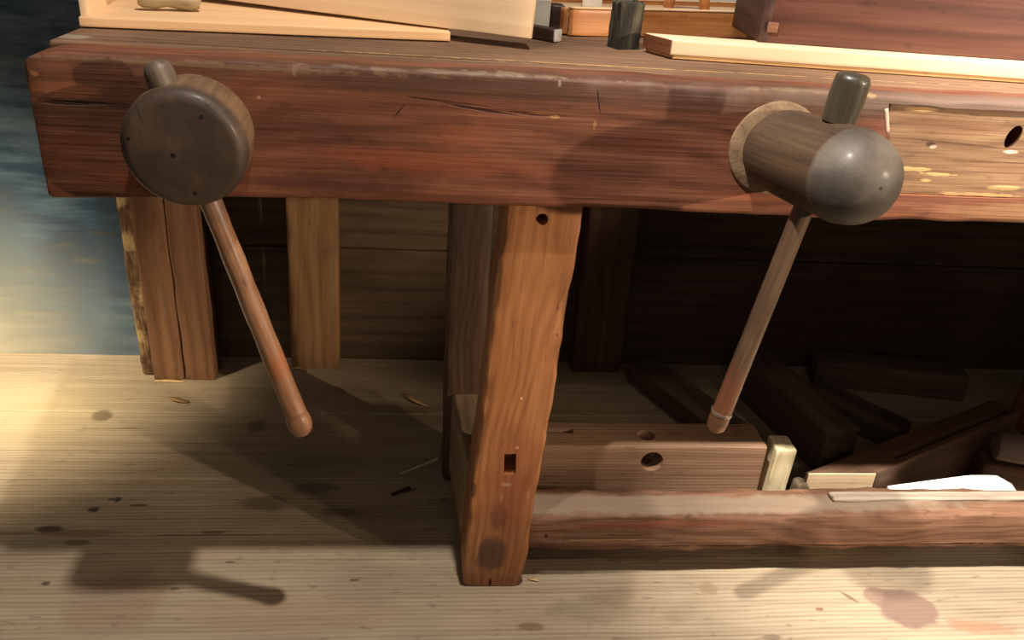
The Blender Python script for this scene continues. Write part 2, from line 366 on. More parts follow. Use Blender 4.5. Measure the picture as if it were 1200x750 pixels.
# ---- legs
mleg = {}
def leg_mat(nm, marks=(), cols=((108, 66, 38), (150, 97, 58), (178, 124, 80)), **k):
    return wood(nm, *cols, ring=22, figure=.55, rough=.5, bump=.3, grime=.3, marks=marks, spec=.45, **k)
LEAN = .050
def lp(x, z): return V((x+LEAN*z, 0, z))
W_ = .109; D_ = .095
A_, B_ = V((W_/2, D_/2, 0)), V((W_/2+LEAN*.80, D_/2, .80))
LM = basis(A_, B_, V((0, 1, 0))); LI = LM.inverted()
def lg(u, v, sx, sz, c, s, rot=0, warp=.5, soft=.5, h=0):
    p = LI @ at(u, v, 1, 0); return ((p.x, p.y, p.z), (sz, sx, .02), c, s, (0, 0, rot), warp, soft, h)
print('leg local', LI @ at(600, 400, 1, 0))
lm = [lg(575, 650, .032, .045, (64, 48, 40), .75), lg(585, 605, .022, .035, (70, 42, 30), .6), lg(552, 668, .008, .02, (150, 112, 90), .5, 0, .9), lg(588, 583, .003, .012, (190, 150, 120), .6, 0, .8),
      lg(619, 580, .003, .015, (190, 150, 120), .6, 0, .9), lg(606, 525, .004, .004, (220, 190, 170), .8), lg(611, 467, .002, .003, (230, 200, 170), .7), lg(555, 575, .006, .02, (70, 40, 28), .7),
      lg(575, 683, .0016, .012, (15, 10, 8), 1, 0, .2, .4, 1.5), lg(654, 362, .002, .004, (80, 40, 24), .8), lg(653, 393, .002, .003, (80, 40, 24), .8), lg(600, 565, .06, .16, (122, 64, 42), .6, 0, .5, .8),
      lg(594, 568, .012, .005, (165, 140, 115), .55), lg(625, 320, .05, .1, (186, 128, 78), .35, 0, .4, .9), lg(560, 640, .003, .03, (190, 150, 120), .35, 0, 1.2)]
mcut = [cyl_cut((.086, -.03, .674), (.086, .05, .674), .0085), box_cut((.069, 0, .262), (.019, .09, .040), (0, -.04, 0)),
        box_cut((W_/2-.003, 0, .006), (.004, .03, .022))]
def legf(p, t, a, b):
    p = p.copy()
    if t < .06: s = 1-.10*((.06-t)/.06)**2; p.y *= s; p.z *= s
    return p
beam('leg', A_, B_, W_, D_, leg_mat('orange_brown_leg', lm), bench, up=(0, 1, 0), r=.005, amp=.0022, seed=12, seg=60, func=legf, cuts=mcut, side=8, freq=5, wear=4)['label'] = 'squared front leg with a slot and a round hole'
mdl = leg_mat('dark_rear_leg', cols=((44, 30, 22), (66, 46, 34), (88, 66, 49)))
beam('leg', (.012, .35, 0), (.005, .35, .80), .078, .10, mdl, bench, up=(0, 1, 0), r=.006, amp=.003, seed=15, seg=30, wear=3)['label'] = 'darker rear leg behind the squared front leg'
mrail = wood('dusty_side_rail', (96, 76, 58), (134, 112, 88), (164, 140, 112), ring=8, rough=.8, grime=.3)
beam('side_rail', (.034, .085, .118), (.013, .345, .118), .062, .18, mrail, bench, r=.006, amp=.002, seed=18, seg=16)
mfl = leg_mat('right_leg', ())
beam('leg', (1.40, .047, 0), (1.40, .047, .80), .11, .095, mfl, bench, up=(0, 1, 0), r=.005, amp=.002, seed=21)
beam('leg', (1.40, .50, 0), (1.40, .50, .80), .09, .09, mfl, bench, up=(0, 1, 0), r=.005, amp=.002, seed=22)
peg = lathe_bm([(0, -.004), (.007, -.004), (.0072, .001), (.005, .002), (0, .0022)], 20)
o = mesh_obj('peg', peg, plain('dark_peg', (70, 38, 26)), bench, basis(at(612, 621, 1, .001), at(612, 621, 1, .001)+V((0, -1, 0)), V((0, 0, 1))))
# ---- lower stretcher
SA, SB = V((.10, .060, .101)), V((1.36, .060, .101)); SI = frame(SA, SB).inverted()
def sb(u, v, ax, val, sx, sy, c, s, rot=0, warp=.5, soft=.5, h=0):
    p = SI @ at(u, v, ax, val); return ((p.x, p.y, p.z), (sx, sy, .012) if ax == 2 else (sx, .012, sy), c, s, (0, 0, rot) if ax == 2 else (0, rot, 0), warp, soft, h)
sm = [sb(810, 605, 1, .02, .016, .009, (70, 40, 28), .8), sb(830, 604, 1, .02, .03, .004, (84, 48, 34), .6), sb(700, 633, 1, .02, .10, .0022, (180, 140, 110), .7, 0, .8, .5), sb(900, 640, 1, .02, .25, .0018, BK, .85, .0, 1.0, .5, 1.2),
      sb(1120, 638, 1, .02, .12, .002, BK, .9, .0, .9, .5, 1.2), sb(660, 590, 2, .141, .05, .02, (110, 98, 84), .5), sb(750, 590, 2, .141, .7, .034, (134, 118, 100), .75, 0, .4, .4), 
      sb(780, 615, 1, .02, .2, .01, (126, 66, 44), .5), sb(640, 628, 1, .02, .004, .004, BK, .9)]
mst = wood('red_brown_stretcher', (84, 57, 43), (120, 86, 66), (152, 116, 92), ring=16, figure=.7, rough=.8, bump=.6, marks=sm, grime=.4, spec=.15)
def stf(p, t, a, b):
    p = p.copy(); p.z += .003*math.sin(p.x*9+1)*(1 if b > 0 else .4)
    if a < -.8 and b > .5: p.y += .004*abs(nz((p.x, 0, 0), 14, 3)); p.z -= .004*abs(nz((p.x, 0, 0), 18, 7))
    if b < -.8: p.z += .004*nz((p.x, 0, 0), 10, 2)
    return p
mst2 = wood('pale_split_wood', (120, 104, 88), (158, 142, 124), (190, 176, 158), ring=14, rough=.8, bump=.6)
st = beam('stretcher', SA, SB, .078, .080, mst, bench, r=.006, amp=.003, seed=31, seg=80, func=stf, side=6, freq=8, wear=3)
# split sliver on the stretcher's top right
beam('split_sliver', (.660, .0665, .1445), (1.34, .0665, .1445), .022, .009, mst2, bench, r=.003, amp=.002, seed=35, seg=60, freq=12, wear=2, endr=.004)

# =================================================================== VISE SCREWS
GR = 'wooden vise screws through the front beam'
mhead = wood('dark_polished_head', (44, 33, 27), (66, 50, 40), (92, 72, 56), ring=6, figure=.4, rough=.38, bump=.15, grime=.35, spec=.5, longs=1.5, coat=.25,
             marks=[((.087, .006, .012), (.02, .004, .004), (14, 9, 7), 1, (0,0,0), .1, .4, 1), ((.085, -.034, .046), (.02, .004, .004), (10, 7, 6), 1, (0,0,0), .1, .4, 1), ((.085, -.047, .056), (.03, .02, .0012), (14, 10, 8), .9, (-.75,0,0), .1, .5, 1),
                    ((.082, -.022, -.057), (.02, .004, .005), (12, 8, 7), 1, (0,0,0), .1, .4, 1), ((.085, .052, .0), (.02, .003, .004), (16, 10, 8), 1, (0,0,0), .1, .4, 1)])
mside = wood('brown_head_side', (72, 54, 38), (104, 80, 56), (132, 104, 76), ring=6, rough=.5, bump=.2, grime=.3)
# left head: local X points out of the beam (-Y); local frame: Z up, Y = Z x X
MLc = basis(LC, LC+V((.02, -1, -.08)), V((0, 0, 1))); MLc.translation = LC
vl = thing('vise_screw', LC, 'broad flat-faced dark wooden vise screw at the left end of the beam', 'vise screw', GR)
R1 = .0715
prof = [(0, -.004), (.066, -.004), (.0688, .004), (.0705, .02), (R1, .045), (R1, .060), (.0708, .068)]+[(.0570+.0138*math.cos(math.radians(a)), .068+.0138*math.sin(math.radians(a))) for a in range(10, 91, 10)]+[(.04, .0838), (.02, .0852), (0, .0856)]
N = None
# two-tone head: brown sides, dark face (blend along the axis)
def head_mat(name, x0, x1, ca, cb, marks, rough=.58, rb=.35):
    m = wood(name, *ca, ring=6, figure=.5, rough=rough, bump=.2, grime=.35, spec=.4, coat=.1, marks=[])
    T = NT.__new__(NT); T.m = m; T.t = m.node_tree; T.b = T.t.nodes['Principled BSDF']
    src = T.b.inputs['Base Color'].links[0].from_socket
    tc = T.n('ShaderNodeTexCoord').outputs['Object']; sp = T.n('ShaderNodeSeparateXYZ'); T.l(tc, sp.inputs[0])
    mr = T.n('ShaderNodeMapRange', interpolation_type='SMOOTHSTEP'); T.l(sp.outputs[0], mr.inputs[0]); mr.inputs[1].default_value = x0; mr.inputs[2].default_value = x1
    nzv = T.noise(T.mp(tc, sc=(9, 12, 12)), 1.0, 4, .6)
    cc = T.ramp(nzv, [(.3, lin(cb[0])), (.5, lin(cb[1])), (.72, lin(cb[2]))])
    c = T.mix(mr.outputs[0], src, cc)
    for mk in marks:
        q = T.mp(tc, loc=mk[0], rot=mk[4] if len(mk) > 4 else (0,0,0), sc=mk[1], typ='TEXTURE')
        ln = T.n('ShaderNodeVectorMath', operation='LENGTH'); T.l(q, ln.inputs[0])
        r = T.n('ShaderNodeMapRange', interpolation_type='SMOOTHSTEP'); T.l(ln.outputs['Value'], r.inputs[0])
        r.inputs[1].default_value = 1; r.inputs[2].default_value = .6; r.inputs[3].default_value = 0; r.inputs[4].default_value = mk[3]
        c = T.mix(r.outputs[0], c, lin(mk[2]))
    T.l(c, T.b.inputs['Base Color']); return m
Mi = MLc.inverted()
def hm(u, v, s, rot=0):
    p = Mi @ at(u, v, 1, LC.y-.084); return ((.085, p.y, p.z), (.02, s[0], s[1]), (10, 7, 6), .95, (rot, 0, 0))
mhl = head_mat('left_head_wood', .050, .070, ((78, 58, 42), (112, 86, 62), (138, 110, 82)), ((44, 34, 28), (64, 50, 41), (88, 70, 57)),
               [hm(203, 182, (.004, .004)), hm(236, 137, (.0035, .0035)), hm(245, 126, (.0009, .012), .8), hm(227, 229, (.003, .004)), hm(150, 163, (.003, .003)), hm(163, 133, (.0006, .008), .3)])
hl = mesh_obj('screw_head', lathe_bm(prof, 72, amp=.008, seed=4), mhl, vl, MLc, 50)
mthr = wood('screw_shaft_wood', (70, 48, 34), (100, 72, 50), (120, 90, 64))
mesh_obj('screw_shaft', lathe_bm([(0, -.12), (.030, -.12), (.030, 0), (0, 0)], 32), mthr, vl, MLc)
# handle of the left one
def handle_prof(L, r0, r1, knob, kl, stub=0, ring=False):
    pts = [(0, -.0005), (r0*.55, 0), (r0*.9, .004), (r0, .010)]
    n = 24
    for k in range(1, n): t = k/n; pts.append((r0+(r1-r0)*t+.0004*math.sin(k*1.7), .010+(L-.010-kl)*t))
    return pts
def tube_M(A, B): 
    up = V((0, 1, 0)); M = basis(V(A), V(B), up); M.translation = V(A); return M
mh1 = wood('reddish_handle_wood', (88, 58, 40), (132, 92, 66), (174, 134, 102), ring=5, figure=.5, rough=.4, bump=.25, grime=.3, spec=.5, longs=2, coat=.2, blot=14,
           marks=[((.40, 0, 0), (.03, .03, .03), (150, 84, 48), .6), ((.02, 0, 0), (.05, .05, .05), (150, 136, 118), .6), ((.16, 0, 0), (.05, .03, .03), (90, 70, 62), .5)])
H0, H1 = V((-.381, -.072, .866)), at(354, 503, 1, -.068)
L = (H1-H0).length
pr = handle_prof(L, .0125, .0150, 0, .034)
pr += [(.0152, L-.034), (.0160, L-.031), (.0150, L-.029), (.0162, L-.024), (.0176, L-.016), (.0172, L-.006), (.0140, L+.003), (.008, L+.008), (0, L+.0095)]
hd = mesh_obj('vise_handle', lathe_bm(pr, 36, amp=.03, seed=7), mh1, vl, tube_M(H0, H1), 60)
hd['label'] = 'reddish turned handle with a rounded end'
# upper knob of the handle
mk = wood('grey_worn_knob', (60, 50, 42), (88, 76, 66), (120, 106, 92), ring=6, rough=.5)
ax = (H0-H1).normalized()
KM = tube_M(H0-ax*.03, H0+ax*.05)
o = mesh_obj('handle_knob', lathe_bm([(0, 0), (.0165, 0), (.0175, .012), (.0170, .026), (.014, .034), (.008, .038), (0, .039)], 32, amp=.05, seed=2), mk, hd, KM, 60)
# ---- right screw
RN = V((.423, -.235, .808)); MR = basis(RB, RN, V((0, 0, 1))); MR.translation = RB; MRi = MR.inverted(); RL = (RN-RB).length
vr = thing('vise_screw', RB, 'long barrel-shaped wooden vise screw with a domed grey nose, right of the bench leg', 'vise screw', GR)
RR = .0555
pr = [(0, -.004), (.049, -.004), (.050, .001), (.053, .012), (.0545, .03), (RR, .06), (RR+.0005, .10), (RR+.0005, RL-.060), (RR+.001, RL-.056), (RR-.0004, RL-.054)]
for a in range(5, 91, 6):
    t = math.radians(a); pr.append(((RR-.0004)*math.cos(t)**.85, RL-.054+.054*math.sin(t)))
pr.append((0, RL))
mhr = head_mat('right_head_wood', RL-.060, RL-.050, ((42, 32, 24), (66, 50, 36), (96, 74, 52)), ((48, 43, 38), (72, 64, 57), (100, 91, 81)),
               [((RL, 0, 0), (.02, .0028, .0028), (8, 6, 5), 1), ((RL-.03, -.012, .046), (.05, .014, .02), (52, 48, 44), .35)])
mesh_obj('screw_head', lathe_bm(pr, 72, amp=.006, seed=9), mhr, vr, MR, 50)
mesh_obj('screw_shaft', lathe_bm([(0, -.12), (.036, -.12), (.036, 0), (0, 0)], 32), mthr, vr, MR)
rc = V((.382, JF-.001, .794)); MC = basis(rc, rc+V((0, -1, 0)), V((0, 0, 1))); MC.translation = rc
mring = wood('pale_collar_wood', (92, 72, 54), (124, 100, 76), (150, 126, 98), ring=8, rough=.6)
mesh_obj('collar', lathe_bm([(0, -.003), (.062, -.003), (.0615, .002), (.059, .0035), (.03, .0035), (0, .0035)], 64, amp=.01), mring, vr, MC)['label'] = 'pale worn collar on the beam face'
H2, H3 = V((.413, -.132, .885)), at(838, 502, 1, -.125)
mh2 = wood('dull_handle_wood', (52, 38, 28), (80, 60, 45), (112, 88, 66), ring=5, figure=.5, rough=.35, bump=.2, grime=.3, spec=.6, longs=2, coat=.35, blot=12,
           marks=[((.42, 0, 0), (.07, .03, .03), (112, 62, 40), .6), ((.475, 0, 0), (.02, .03, .03), (140, 88, 48), .7)])
L = (H3-H2).length
pr = [(0, 0), (.0122, 0), (.0125, .1)]+[(.0125+.0012*t/10, .1+(L-.13)*t/10) for t in range(1, 11)]+[(.0140, L-.028), (.0142, L-.026), (.0142, L-.012), (.0128, L-.002), (.009, L+.002), (0, L+.0035)]
hd2 = mesh_obj('vise_handle', lathe_bm(pr, 36, amp=.02, seed=11), mh2, vr, tube_M(H2, H3), 60)
hd2['label'] = 'slim dark handle with a metal-ringed tip'
mmet = NT('worn_metal'); mmet.b.inputs['Metallic'].default_value = .9; mmet.b.inputs['Roughness'].default_value = .3; mmet.b.inputs['Base Color'].default_value = (.5, .44, .36, 1)
fr = lathe_bm([(.0138, L-.030), (.0152, L-.030), (.0155, L-.028), (.0152, L-.026), (.0138, L-.026)], 36)
mesh_obj('ferrule', fr, mmet.m, hd2, tube_M(H2, H3), 60)
mkn = wood('olive_grey_knob', (36, 32, 25), (56, 50, 40), (86, 78, 64), ring=5, rough=.35, coat=.3)
KT = at(1001, 89, 1, -.132); KB = H2+(H3-H2).normalized()*.03
pr = [(0, 0), (.0205, 0), (.0215, .01), (.0222, .03), (.0215, .048)]; KL = (KT-KB).length+.004
pr = [(0, 0), (.0195, 0), (.0205, .01), (.0212, KL*.45), (.0208, KL-.014)]+[(.0118+.009*math.cos(math.radians(a)), KL-.010+.009*math.sin(math.radians(a))) for a in range(0, 91, 15)]+[(0, KL)]
mesh_obj('handle_knob', lathe_bm(pr, 36, amp=.02, seed=3), mkn, hd2, tube_M(KB, KT), 60)

# =================================================================== POSTS BEHIND
mp1 = wood('pale_post_wood', (92, 66, 42), (128, 94, 60), (152, 117, 80), ring=9, figure=.5, rough=.6, grime=.3)
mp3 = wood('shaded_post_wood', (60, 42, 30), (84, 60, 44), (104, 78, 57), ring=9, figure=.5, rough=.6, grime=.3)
mp0 = wood('orange_post_wood', (82, 56, 39), (116, 81, 56), (138, 102, 73), ring=9, figure=.4, rough=.6, grime=.3)
mbark = wood('flaking_bark', (58, 38, 26), (92, 64, 44), (190, 160, 116), ring=4, figure=.3, rough=.85, bump=.8, grime=.5, blot=22, longs=4,
             marks=[((z_, 0, 0), (.03+.02*(i % 2), .05, .05), (186, 158, 112), .7, (0,0,0), 1.1) for i, z_ in enumerate((-.32, -.2, -.08, .02, .12, .3))])
GP = 'upright posts against the board wall'
pl = thing('wooden_post', (-.63, .70, 0), 'wide split post with a flaking bark edge, leftmost behind the bench', 'post', GP)
beam('left_board', (-.660, .715, 0), (-.664, .715, .84), .070, .07, mp0, pl, up=(0, 1, 0), r=.003, amp=.002, seed=41).name = 'board'
beam('board', (-.590, .716, 0), (-.595, .716, .84), .067, .07, mp0, pl, up=(0, 1, 0), r=.003, amp=.002, seed=42)
beam('bark_edge', (-.712, .735, .0), (-.714, .735, .84), .034, .07, mbark, pl, up=(0, 1, 0), r=.006, amp=.004, seed=43, seg=50, freq=14)['label'] = 'rough bark edge flaking pale'
tag(beam('wooden_post', (-.332, .772, 0), (-.320, .772, .84), .114, .05, mp1, None, up=(0, 1, 0), r=.003, amp=.0015, seed=44), 'pale plain post against the wall, between the left vise handle and bench leg', 'post', GP)
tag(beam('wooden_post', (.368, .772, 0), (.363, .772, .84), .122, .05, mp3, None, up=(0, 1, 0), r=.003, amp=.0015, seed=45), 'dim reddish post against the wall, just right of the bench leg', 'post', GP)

# =================================================================== ON THE BENCH
mpine = wood('fresh_pine', (200, 156, 112), (216, 176, 132), (230, 196, 156), ring=14, figure=.2, rough=.55, bump=.1, grime=.06, longs=.5, spec=.3, speck=.1, ra=.15, dens=.6)
mpine2 = wood('fresh_pine_pale', (206, 174, 138), (220, 190, 154), (232, 206, 174), ring=12, figure=.25, rough=.55, bump=.1, grime=.06, longs=.5, spec=.3, speck=.1, ra=.12, dens=.6)
# left tray: base board + end upright
tr = thing('pine_tray', (-.3, .28, TOP), 'flat pale pine tray lying on the left end of the bench top', 'tray')
a0, a1 = V((-.541, .1465, TOP+.0075)), V((-.043, .2005, TOP+.0075)); d = (a1-a0).normalized(); nrm = V((-d.y, d.x, 0))
beam('base_board', a0+nrm*.13, a1+nrm*.13, .26, .013, mpine, tr, r=.0012, amp=.0004, seed=51)
beam('end_board', a0+nrm*.012+d*.005+V((0, 0, .022)), a0+nrm*.26+d*.005+V((0, 0, .022)), .010, .032, mpine2, tr, r=.001, amp=.0003, seed=52)
# board standing on edge across it
b0, b1 = V((-.460, .375, .892)), V((.070, .168, .885)); bd = (b1-b0).normalized(); bn = V((-bd.y, bd.x, 0))
up = V((0, 0, 1))+bn*.12
tag(beam('pine_board', b0+bn*.009+up*.055+V((0, 0, 0)), b1+bn*.009+up*.055, .014, .11, mpine2, None, up=tuple(up), r=.001, amp=.0003, seed=53), 'bright pine board propped on edge across the tray at left', 'board')
# turned grey knob on the tray
kp = at(190, 12, 2, TOP+.016)
mg = wood('grey_turned_wood', (96, 84, 62), (140, 124, 96), (170, 154, 124), ring=6, rough=.5)
o = mesh_obj('turned_handle', lathe_bm([(0, -.035), (.008, -.035), (.012, -.028), (.013, -.01), (.010, .004), (.013, .02), (.015, .035), (.012, .048), (0, .052)], 28), mg, None,
             Matrix.Translation(kp+V((0, .012, .0135))) @ Matrix.Rotation(.25, 4, 'Z'), 60)
tag(o, 'small grey-brown turned wooden handle lying on the pine tray', 'handle')
# dark bar with pale end, pale block and dark block behind
mdark = wood('near_black_wood', (30, 20, 18), (50, 34, 28), (72, 50, 40), ring=8, rough=.45, grime=.3)
mgrey = plain('grey_end_grain', (150, 146, 142), .6, .2, 60)
t = thing('dark_bar', (.11, .27, TOP), 'short dark bar with a grey end face beside the propped pine board', 'bar')
e = V((.123, .262, TOP+.0095)); e2 = V((.005, .365, TOP+.0095)); ed = (e-e2).normalized()
beam('bar_body', e2, e, .021, .019, mdark, t, r=.0015, amp=.0004, seed=54)
beam('bar_end', e-ed*.0005, e+ed*.002, .020, .018, mgrey, t, r=.001, amp=.0001, seg=2, endr=.0005)['label'] = 'grey end face'
mpale = plain('pale_grey_block', (190, 186, 172), .6, .15, 30)
q = at(636, 28, 1, .36)
tag(beam('pale_block', (q.x-.016, .365, TOP+.028), (q.x+.010, .365, TOP+.028), .03, .056, mpale, None, r=.002, amp=.0005, seed=55), 'pale grey block behind the short dark bar', 'block')
tag(beam('dark_block', (q.x+.012, .372, TOP+.022), (q.x+.034, .372, TOP+.022), .035, .044, mdark, None, r=.003, amp=.0006, seed=56), 'small dark brown block left of the long orange tray', 'block')
# long orange-brown tray with raised rim
mor = wood('orange_brown_tray', (148, 88, 46), (186, 122, 70), (210, 152, 96), ring=9, figure=.3, rough=.4, bump=.1, grime=.2, coat=.2)
mrim = wood('worn_rim', (196, 150, 110), (226, 190, 150), (240, 212, 176), ring=9, rough=.4)
ot = thing('wooden_tray', (.33, .42, TOP), 'long shallow orange-brown wooden tray behind the dark stub on the bench', 'tray')
A0, A1 = V((.150, .335, TOP)), V((.56, .455, TOP)); d = (A1-A0).normalized(); n_ = V((-d.y, d.x, 0)); Z = V((0, 0, 1))
for nm, p0, p1 in (('front_side', A0, A1), ('rear_side', A0+n_*.14, A1+n_*.14)):
    s = beam('side_board', p0+Z*.021, p1+Z*.021, .010, .042, mor, ot, r=.002, amp=.0005, seed=57)
    beam('rim', p0+Z*.0435, p1+Z*.0435, .011, .003, mrim, s, r=.001, amp=.0002)
for p in (A0, A1): beam('end_board', p+Z*.021+n_*.006, p+Z*.021+n_*.134, .010, .040, mor, ot, r=.002, amp=.0005, seed=58)
beam('tray_floor', A0+Z*.019+n_*.07, A1+Z*.019+n_*.07, .13, .034, mrim, ot, r=.001, amp=.0003)
# white card on it
mwht = plain('white_card', (240, 238, 228), .7, .04, 12, .02)
q = at(694, 8, 1, .42)
tag(beam('white_card', (q.x-.017, .425, TOP+.068), (q.x+.017, .425, TOP+.068), .004, .062, mwht, None, r=.001, amp=.0002), 'small white card standing up inside the long orange tray', 'card')
# dark weathered stub (bench dog)
mstub = wood('blackened_weathered_wood', (24, 22, 17), (44, 40, 32), (104, 98, 78), ring=18, figure=.3, rough=.8, bump=.8, grime=.5, longs=3, blot=26)
sq = V((.2235, .244, TOP))
def stubf(p, t, a, b):
    p = p.copy()
    if t > .8: p.x += .006*nz((p.y*3, p.z*3, 0), 40, 3)
    return p
dg = thing('bench_stop', sq, 'blackened square wooden stub standing up from the bench top, splintered', 'bench stop')
beam('stop_block', sq-V((0, 0, .02)), sq+V((.001, .0, .066)), .040, .034, mstub, dg, up=(-.38, 1, 0), r=.002, amp=.0012, seed=60, seg=24, func=stubf, freq=20, wear=3)
beam('splinter', sq+V((.006, -.010, .055)), sq+V((.010, -.012, .082)), .008, .006, mstub, dg, up=(0, 1, 0), r=.001, amp=.002, seed=61)
# long pale plank right
mplank = wood('pale_plank', (200, 174, 142), (214, 190, 158), (226, 206, 180), ring=9, figure=.3, rough=.5, bump=.1, grime=.06, longs=.4, speck=.1, ra=.12, dens=.6)
p0, p1 = V((.277, .160, TOP+.0135)), V((1.35, .070, TOP+.0135)); d = (p1-p0).normalized(); n_ = V((-d.y, d.x, 0))
pk = thing('pine_plank', p0, 'long thick pale plank on the right half of the bench top', 'plank')
def plf(p, t, a, b):
    p = p.copy(); p.x -= (1-t)**8*.55*(a+1)*.029; return p
beam('plank_body', p0+n_*.029+V((0, 0, .0025)), p1+n_*.029+V((0, 0, .0025)), .058, .021, mplank, pk, r=.0015, amp=.0004, seed=62, seg=40, func=plf)
beam('lower_lip', p0+n_*.029-V((0, 0, .0105))+d*.004, p1+n_*.029-V((0, 0, .0105)), .054, .006, wood('plank_lip', (176, 134, 84), (200, 158, 106), (214, 178, 128), ring=9), pk, r=.001, amp=.0003, seed=63, func=plf)
TPK = TOP+.0270
beam('end_cap', p0+V((-.0012, .001, .0025)), p0+V((-.0282, .058, .0025)), .002, .020, wood('shaded_plank_end', (70, 38, 22), (100, 58, 34), (124, 78, 48), ring=20), pk, r=.0006, amp=.0002, seg=4, endr=.0006)['label'] = 'plank end with its shade put into dark brown'  # added cap, shade on the plank end put into its dark brown
# red-brown chest on the plank
mch = wood('red_brown_chest', (60, 34, 28), (86, 51, 41), (112, 72, 56), ring=7, figure=.4, rough=.42, bump=.12, grime=.3, coat=.15, longs=.6)
mche = wood('shaded_chest_end', (40, 24, 20), (60, 38, 32), (80, 54, 44), ring=7, rough=.5)  # darker copy of the chest wood, the end panel's shade put into colour
ch = thing('tool_chest', (.9, .28, TPK), 'reddish-brown wooden chest with dark dovetailed end standing on the pale plank', 'chest')
c0, c1 = V((.428, .186, TPK)), V((1.33, .108, TPK)); d = (c1-c0).normalized(); n_ = V((-d.y, d.x, 0)); Z = V((0, 0, 1))
beam('front_panel', c0+Z*.11+n_*.008, c1+Z*.11+n_*.008, .016, .22, mch, ch, r=.0015, amp=.0006, seed=64)
beam('rear_panel', c0+Z*.11+n_*.16, c1+Z*.11+n_*.16, .016, .22, mch, ch, r=.0015, amp=.0006, seed=65)
e0 = c0+d*.008; 
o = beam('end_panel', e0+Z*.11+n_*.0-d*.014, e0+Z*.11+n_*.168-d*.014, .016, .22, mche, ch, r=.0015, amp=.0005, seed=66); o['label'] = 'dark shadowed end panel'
for k in range(4):
    zz = .022+k*.052
    beam('dovetail', c0+Z*zz-n_*.0015-d*.004, c0+Z*zz-n_*.0015+d*.012, .004, .014, wood('dovetail_grain', (90, 56, 42), (120, 80, 60), (146, 104, 80), ring=20), ch, r=.0008, amp=.0003, seg=3)
beam('end_panel', c1+Z*.11-d*.008+n_*.016, c1+Z*.11-d*.008+n_*.152, .016, .22, mch, ch, r=.0015, amp=.0005, seed=67)
beam('foot_rail', c0+Z*-.0135+n_*.13+d*.01, c1+Z*-.0135+n_*.13-d*.01, .05, .0265, mch, ch, r=.0015, amp=.0003)
beam('chest_floor', c0+Z*.008+n_*.084+d*.012, c1+Z*.008+n_*.084-d*.018, .134, .012, mch, ch, r=.001, amp=.0005)
# smoothing plane-like curved piece and white sheet behind the tray
tag(beam('paper_sheet', (.18, .618, TOP+.07), (.62, .622, TOP+.07), .0025, .14, mwht, None, r=.0005, amp=.001, seed=3), 'white paper sheet standing behind the long orange tray', 'paper')
# curved pale shaving on the tray
def ribbon(name, pts, w, mat, label, cat, group=None, th=.0012, twist=0):
    bm = bmesh.new(); prev = None
    for i, p in enumerate(pts):
        p = V(p); q = V(pts[min(i+1, len(pts)-1)])-V(pts[max(i-1, 0)]); s = q.cross(V((0, 0, 1)))
        s = s.normalized() if s.length > 1e-6 else V((0, 1, 0))
        s = (s+V((0, 0, twist*math.sin(i*.8)))).normalized(); t = min(1, .35+2.2*min(i, len(pts)-1-i)/len(pts))
        a, b = bm.verts.new(p+s*w/2*t), bm.verts.new(p-s*w/2*t)
        if prev: bm.faces.new((prev[0], a, b, prev[1]))
        prev = (a, b)
    o = mesh_obj(name, bm, mat, smooth=80); md = o.modifiers.new('s', 'SOLIDIFY'); md.thickness = th; md.offset = 1
    return tag(o, label, cat, group)
q = at(815, 14, 1, .44)
ho = thing('plane_handle', (q.x, .44, TOP), 'curved brown wooden handle rising behind the long orange tray', 'handle')
pts = []
bm = bmesh.new()
prof = []
for k in range(9): a = math.radians(180-k*22.5); prof.append((q.x+.034*math.cos(a), TOP+.034+.052*math.sin(a)))
rings = []
for i, (xx, zz) in enumerate(prof):
    ring = []
    for j in range(12):
        a = 2*math.pi*j/12; ca = math.radians(180-i*22.5)
        ring.append(bm.verts.new((xx+.010*math.cos(a)*math.cos(ca), .50+.009*math.sin(a), zz+.010*math.cos(a)*math.sin(ca))))
    rings.append(ring)
for i in range(8):
    for j in range(12): bm.faces.new((rings[i][j], rings[i][(j+1) % 12], rings[i+1][(j+1) % 12], rings[i+1][j]))
bm.faces.new(rings[0]); bm.faces.new(rings[-1][::-1])
mesh_obj('grip', bm, mor, ho, None, 60)

# =================================================================== UNDER THE BENCH
mblk = wood('red_brown_block', (98, 74, 57), (138, 106, 82), (168, 136, 108), ring=40, figure=.15, rough=.65, bump=.4, grime=.25, longs=.6)
bA, bB = V((.118, .1645, .105)), V((.552, .1645, .105))
h1 = at(764, 541, 1, .125); h2 = at(757, 510, 2, .21); h3 = at(664, 507, 2, .21)
cc = [cyl_cut((h1.x, .10, h1.z), (h1.x, .165, h1.z), .0205, 28), cyl_cut((h2.x, h2.y, .15), (h2.x, h2.y, .23), .0165, 24), box_cut((h3.x-.01, h3.y+.006, .21), (.045, .014, .06))]
tag(beam('bored_timber', bA, bB, .079, .21, mblk, None, r=.004, amp=.0010, seed=70, seg=50, side=8, cuts=cc, freq=8), 'red-brown squared timber with a round bored hole, behind the stretcher beside the leg', 'timber')
mpb = wood('pale_end_piece', (170, 150, 110), (206, 190, 150), (226, 212, 176), ring=20, rough=.7, marks=[((0, -.02, .05), (.02, .02, .05), (120, 96, 66), .4)])
def pbf(p, t, a, b):
    p = p.copy()
    if t < .4 and a > 0: pass
    return p
tag(beam('wood_offcut', (.583, .150, 0), (.590, .150, .203), .039, .05, mpb, None, up=(0, 1, 0), r=.0025, amp=.0014, seed=71, freq=20), 'small pale upright offcut at the right end of the bored timber', 'offcut')
mrough = wood('bark_dark_offcut', (60, 48, 38), (96, 80, 62), (140, 120, 92), ring=14, rough=.85, bump=.9, grime=.5)
def barkf(p, t, a, b):
    p = p.copy(); p.x -= t*max(0, a+.3)*.028; return p
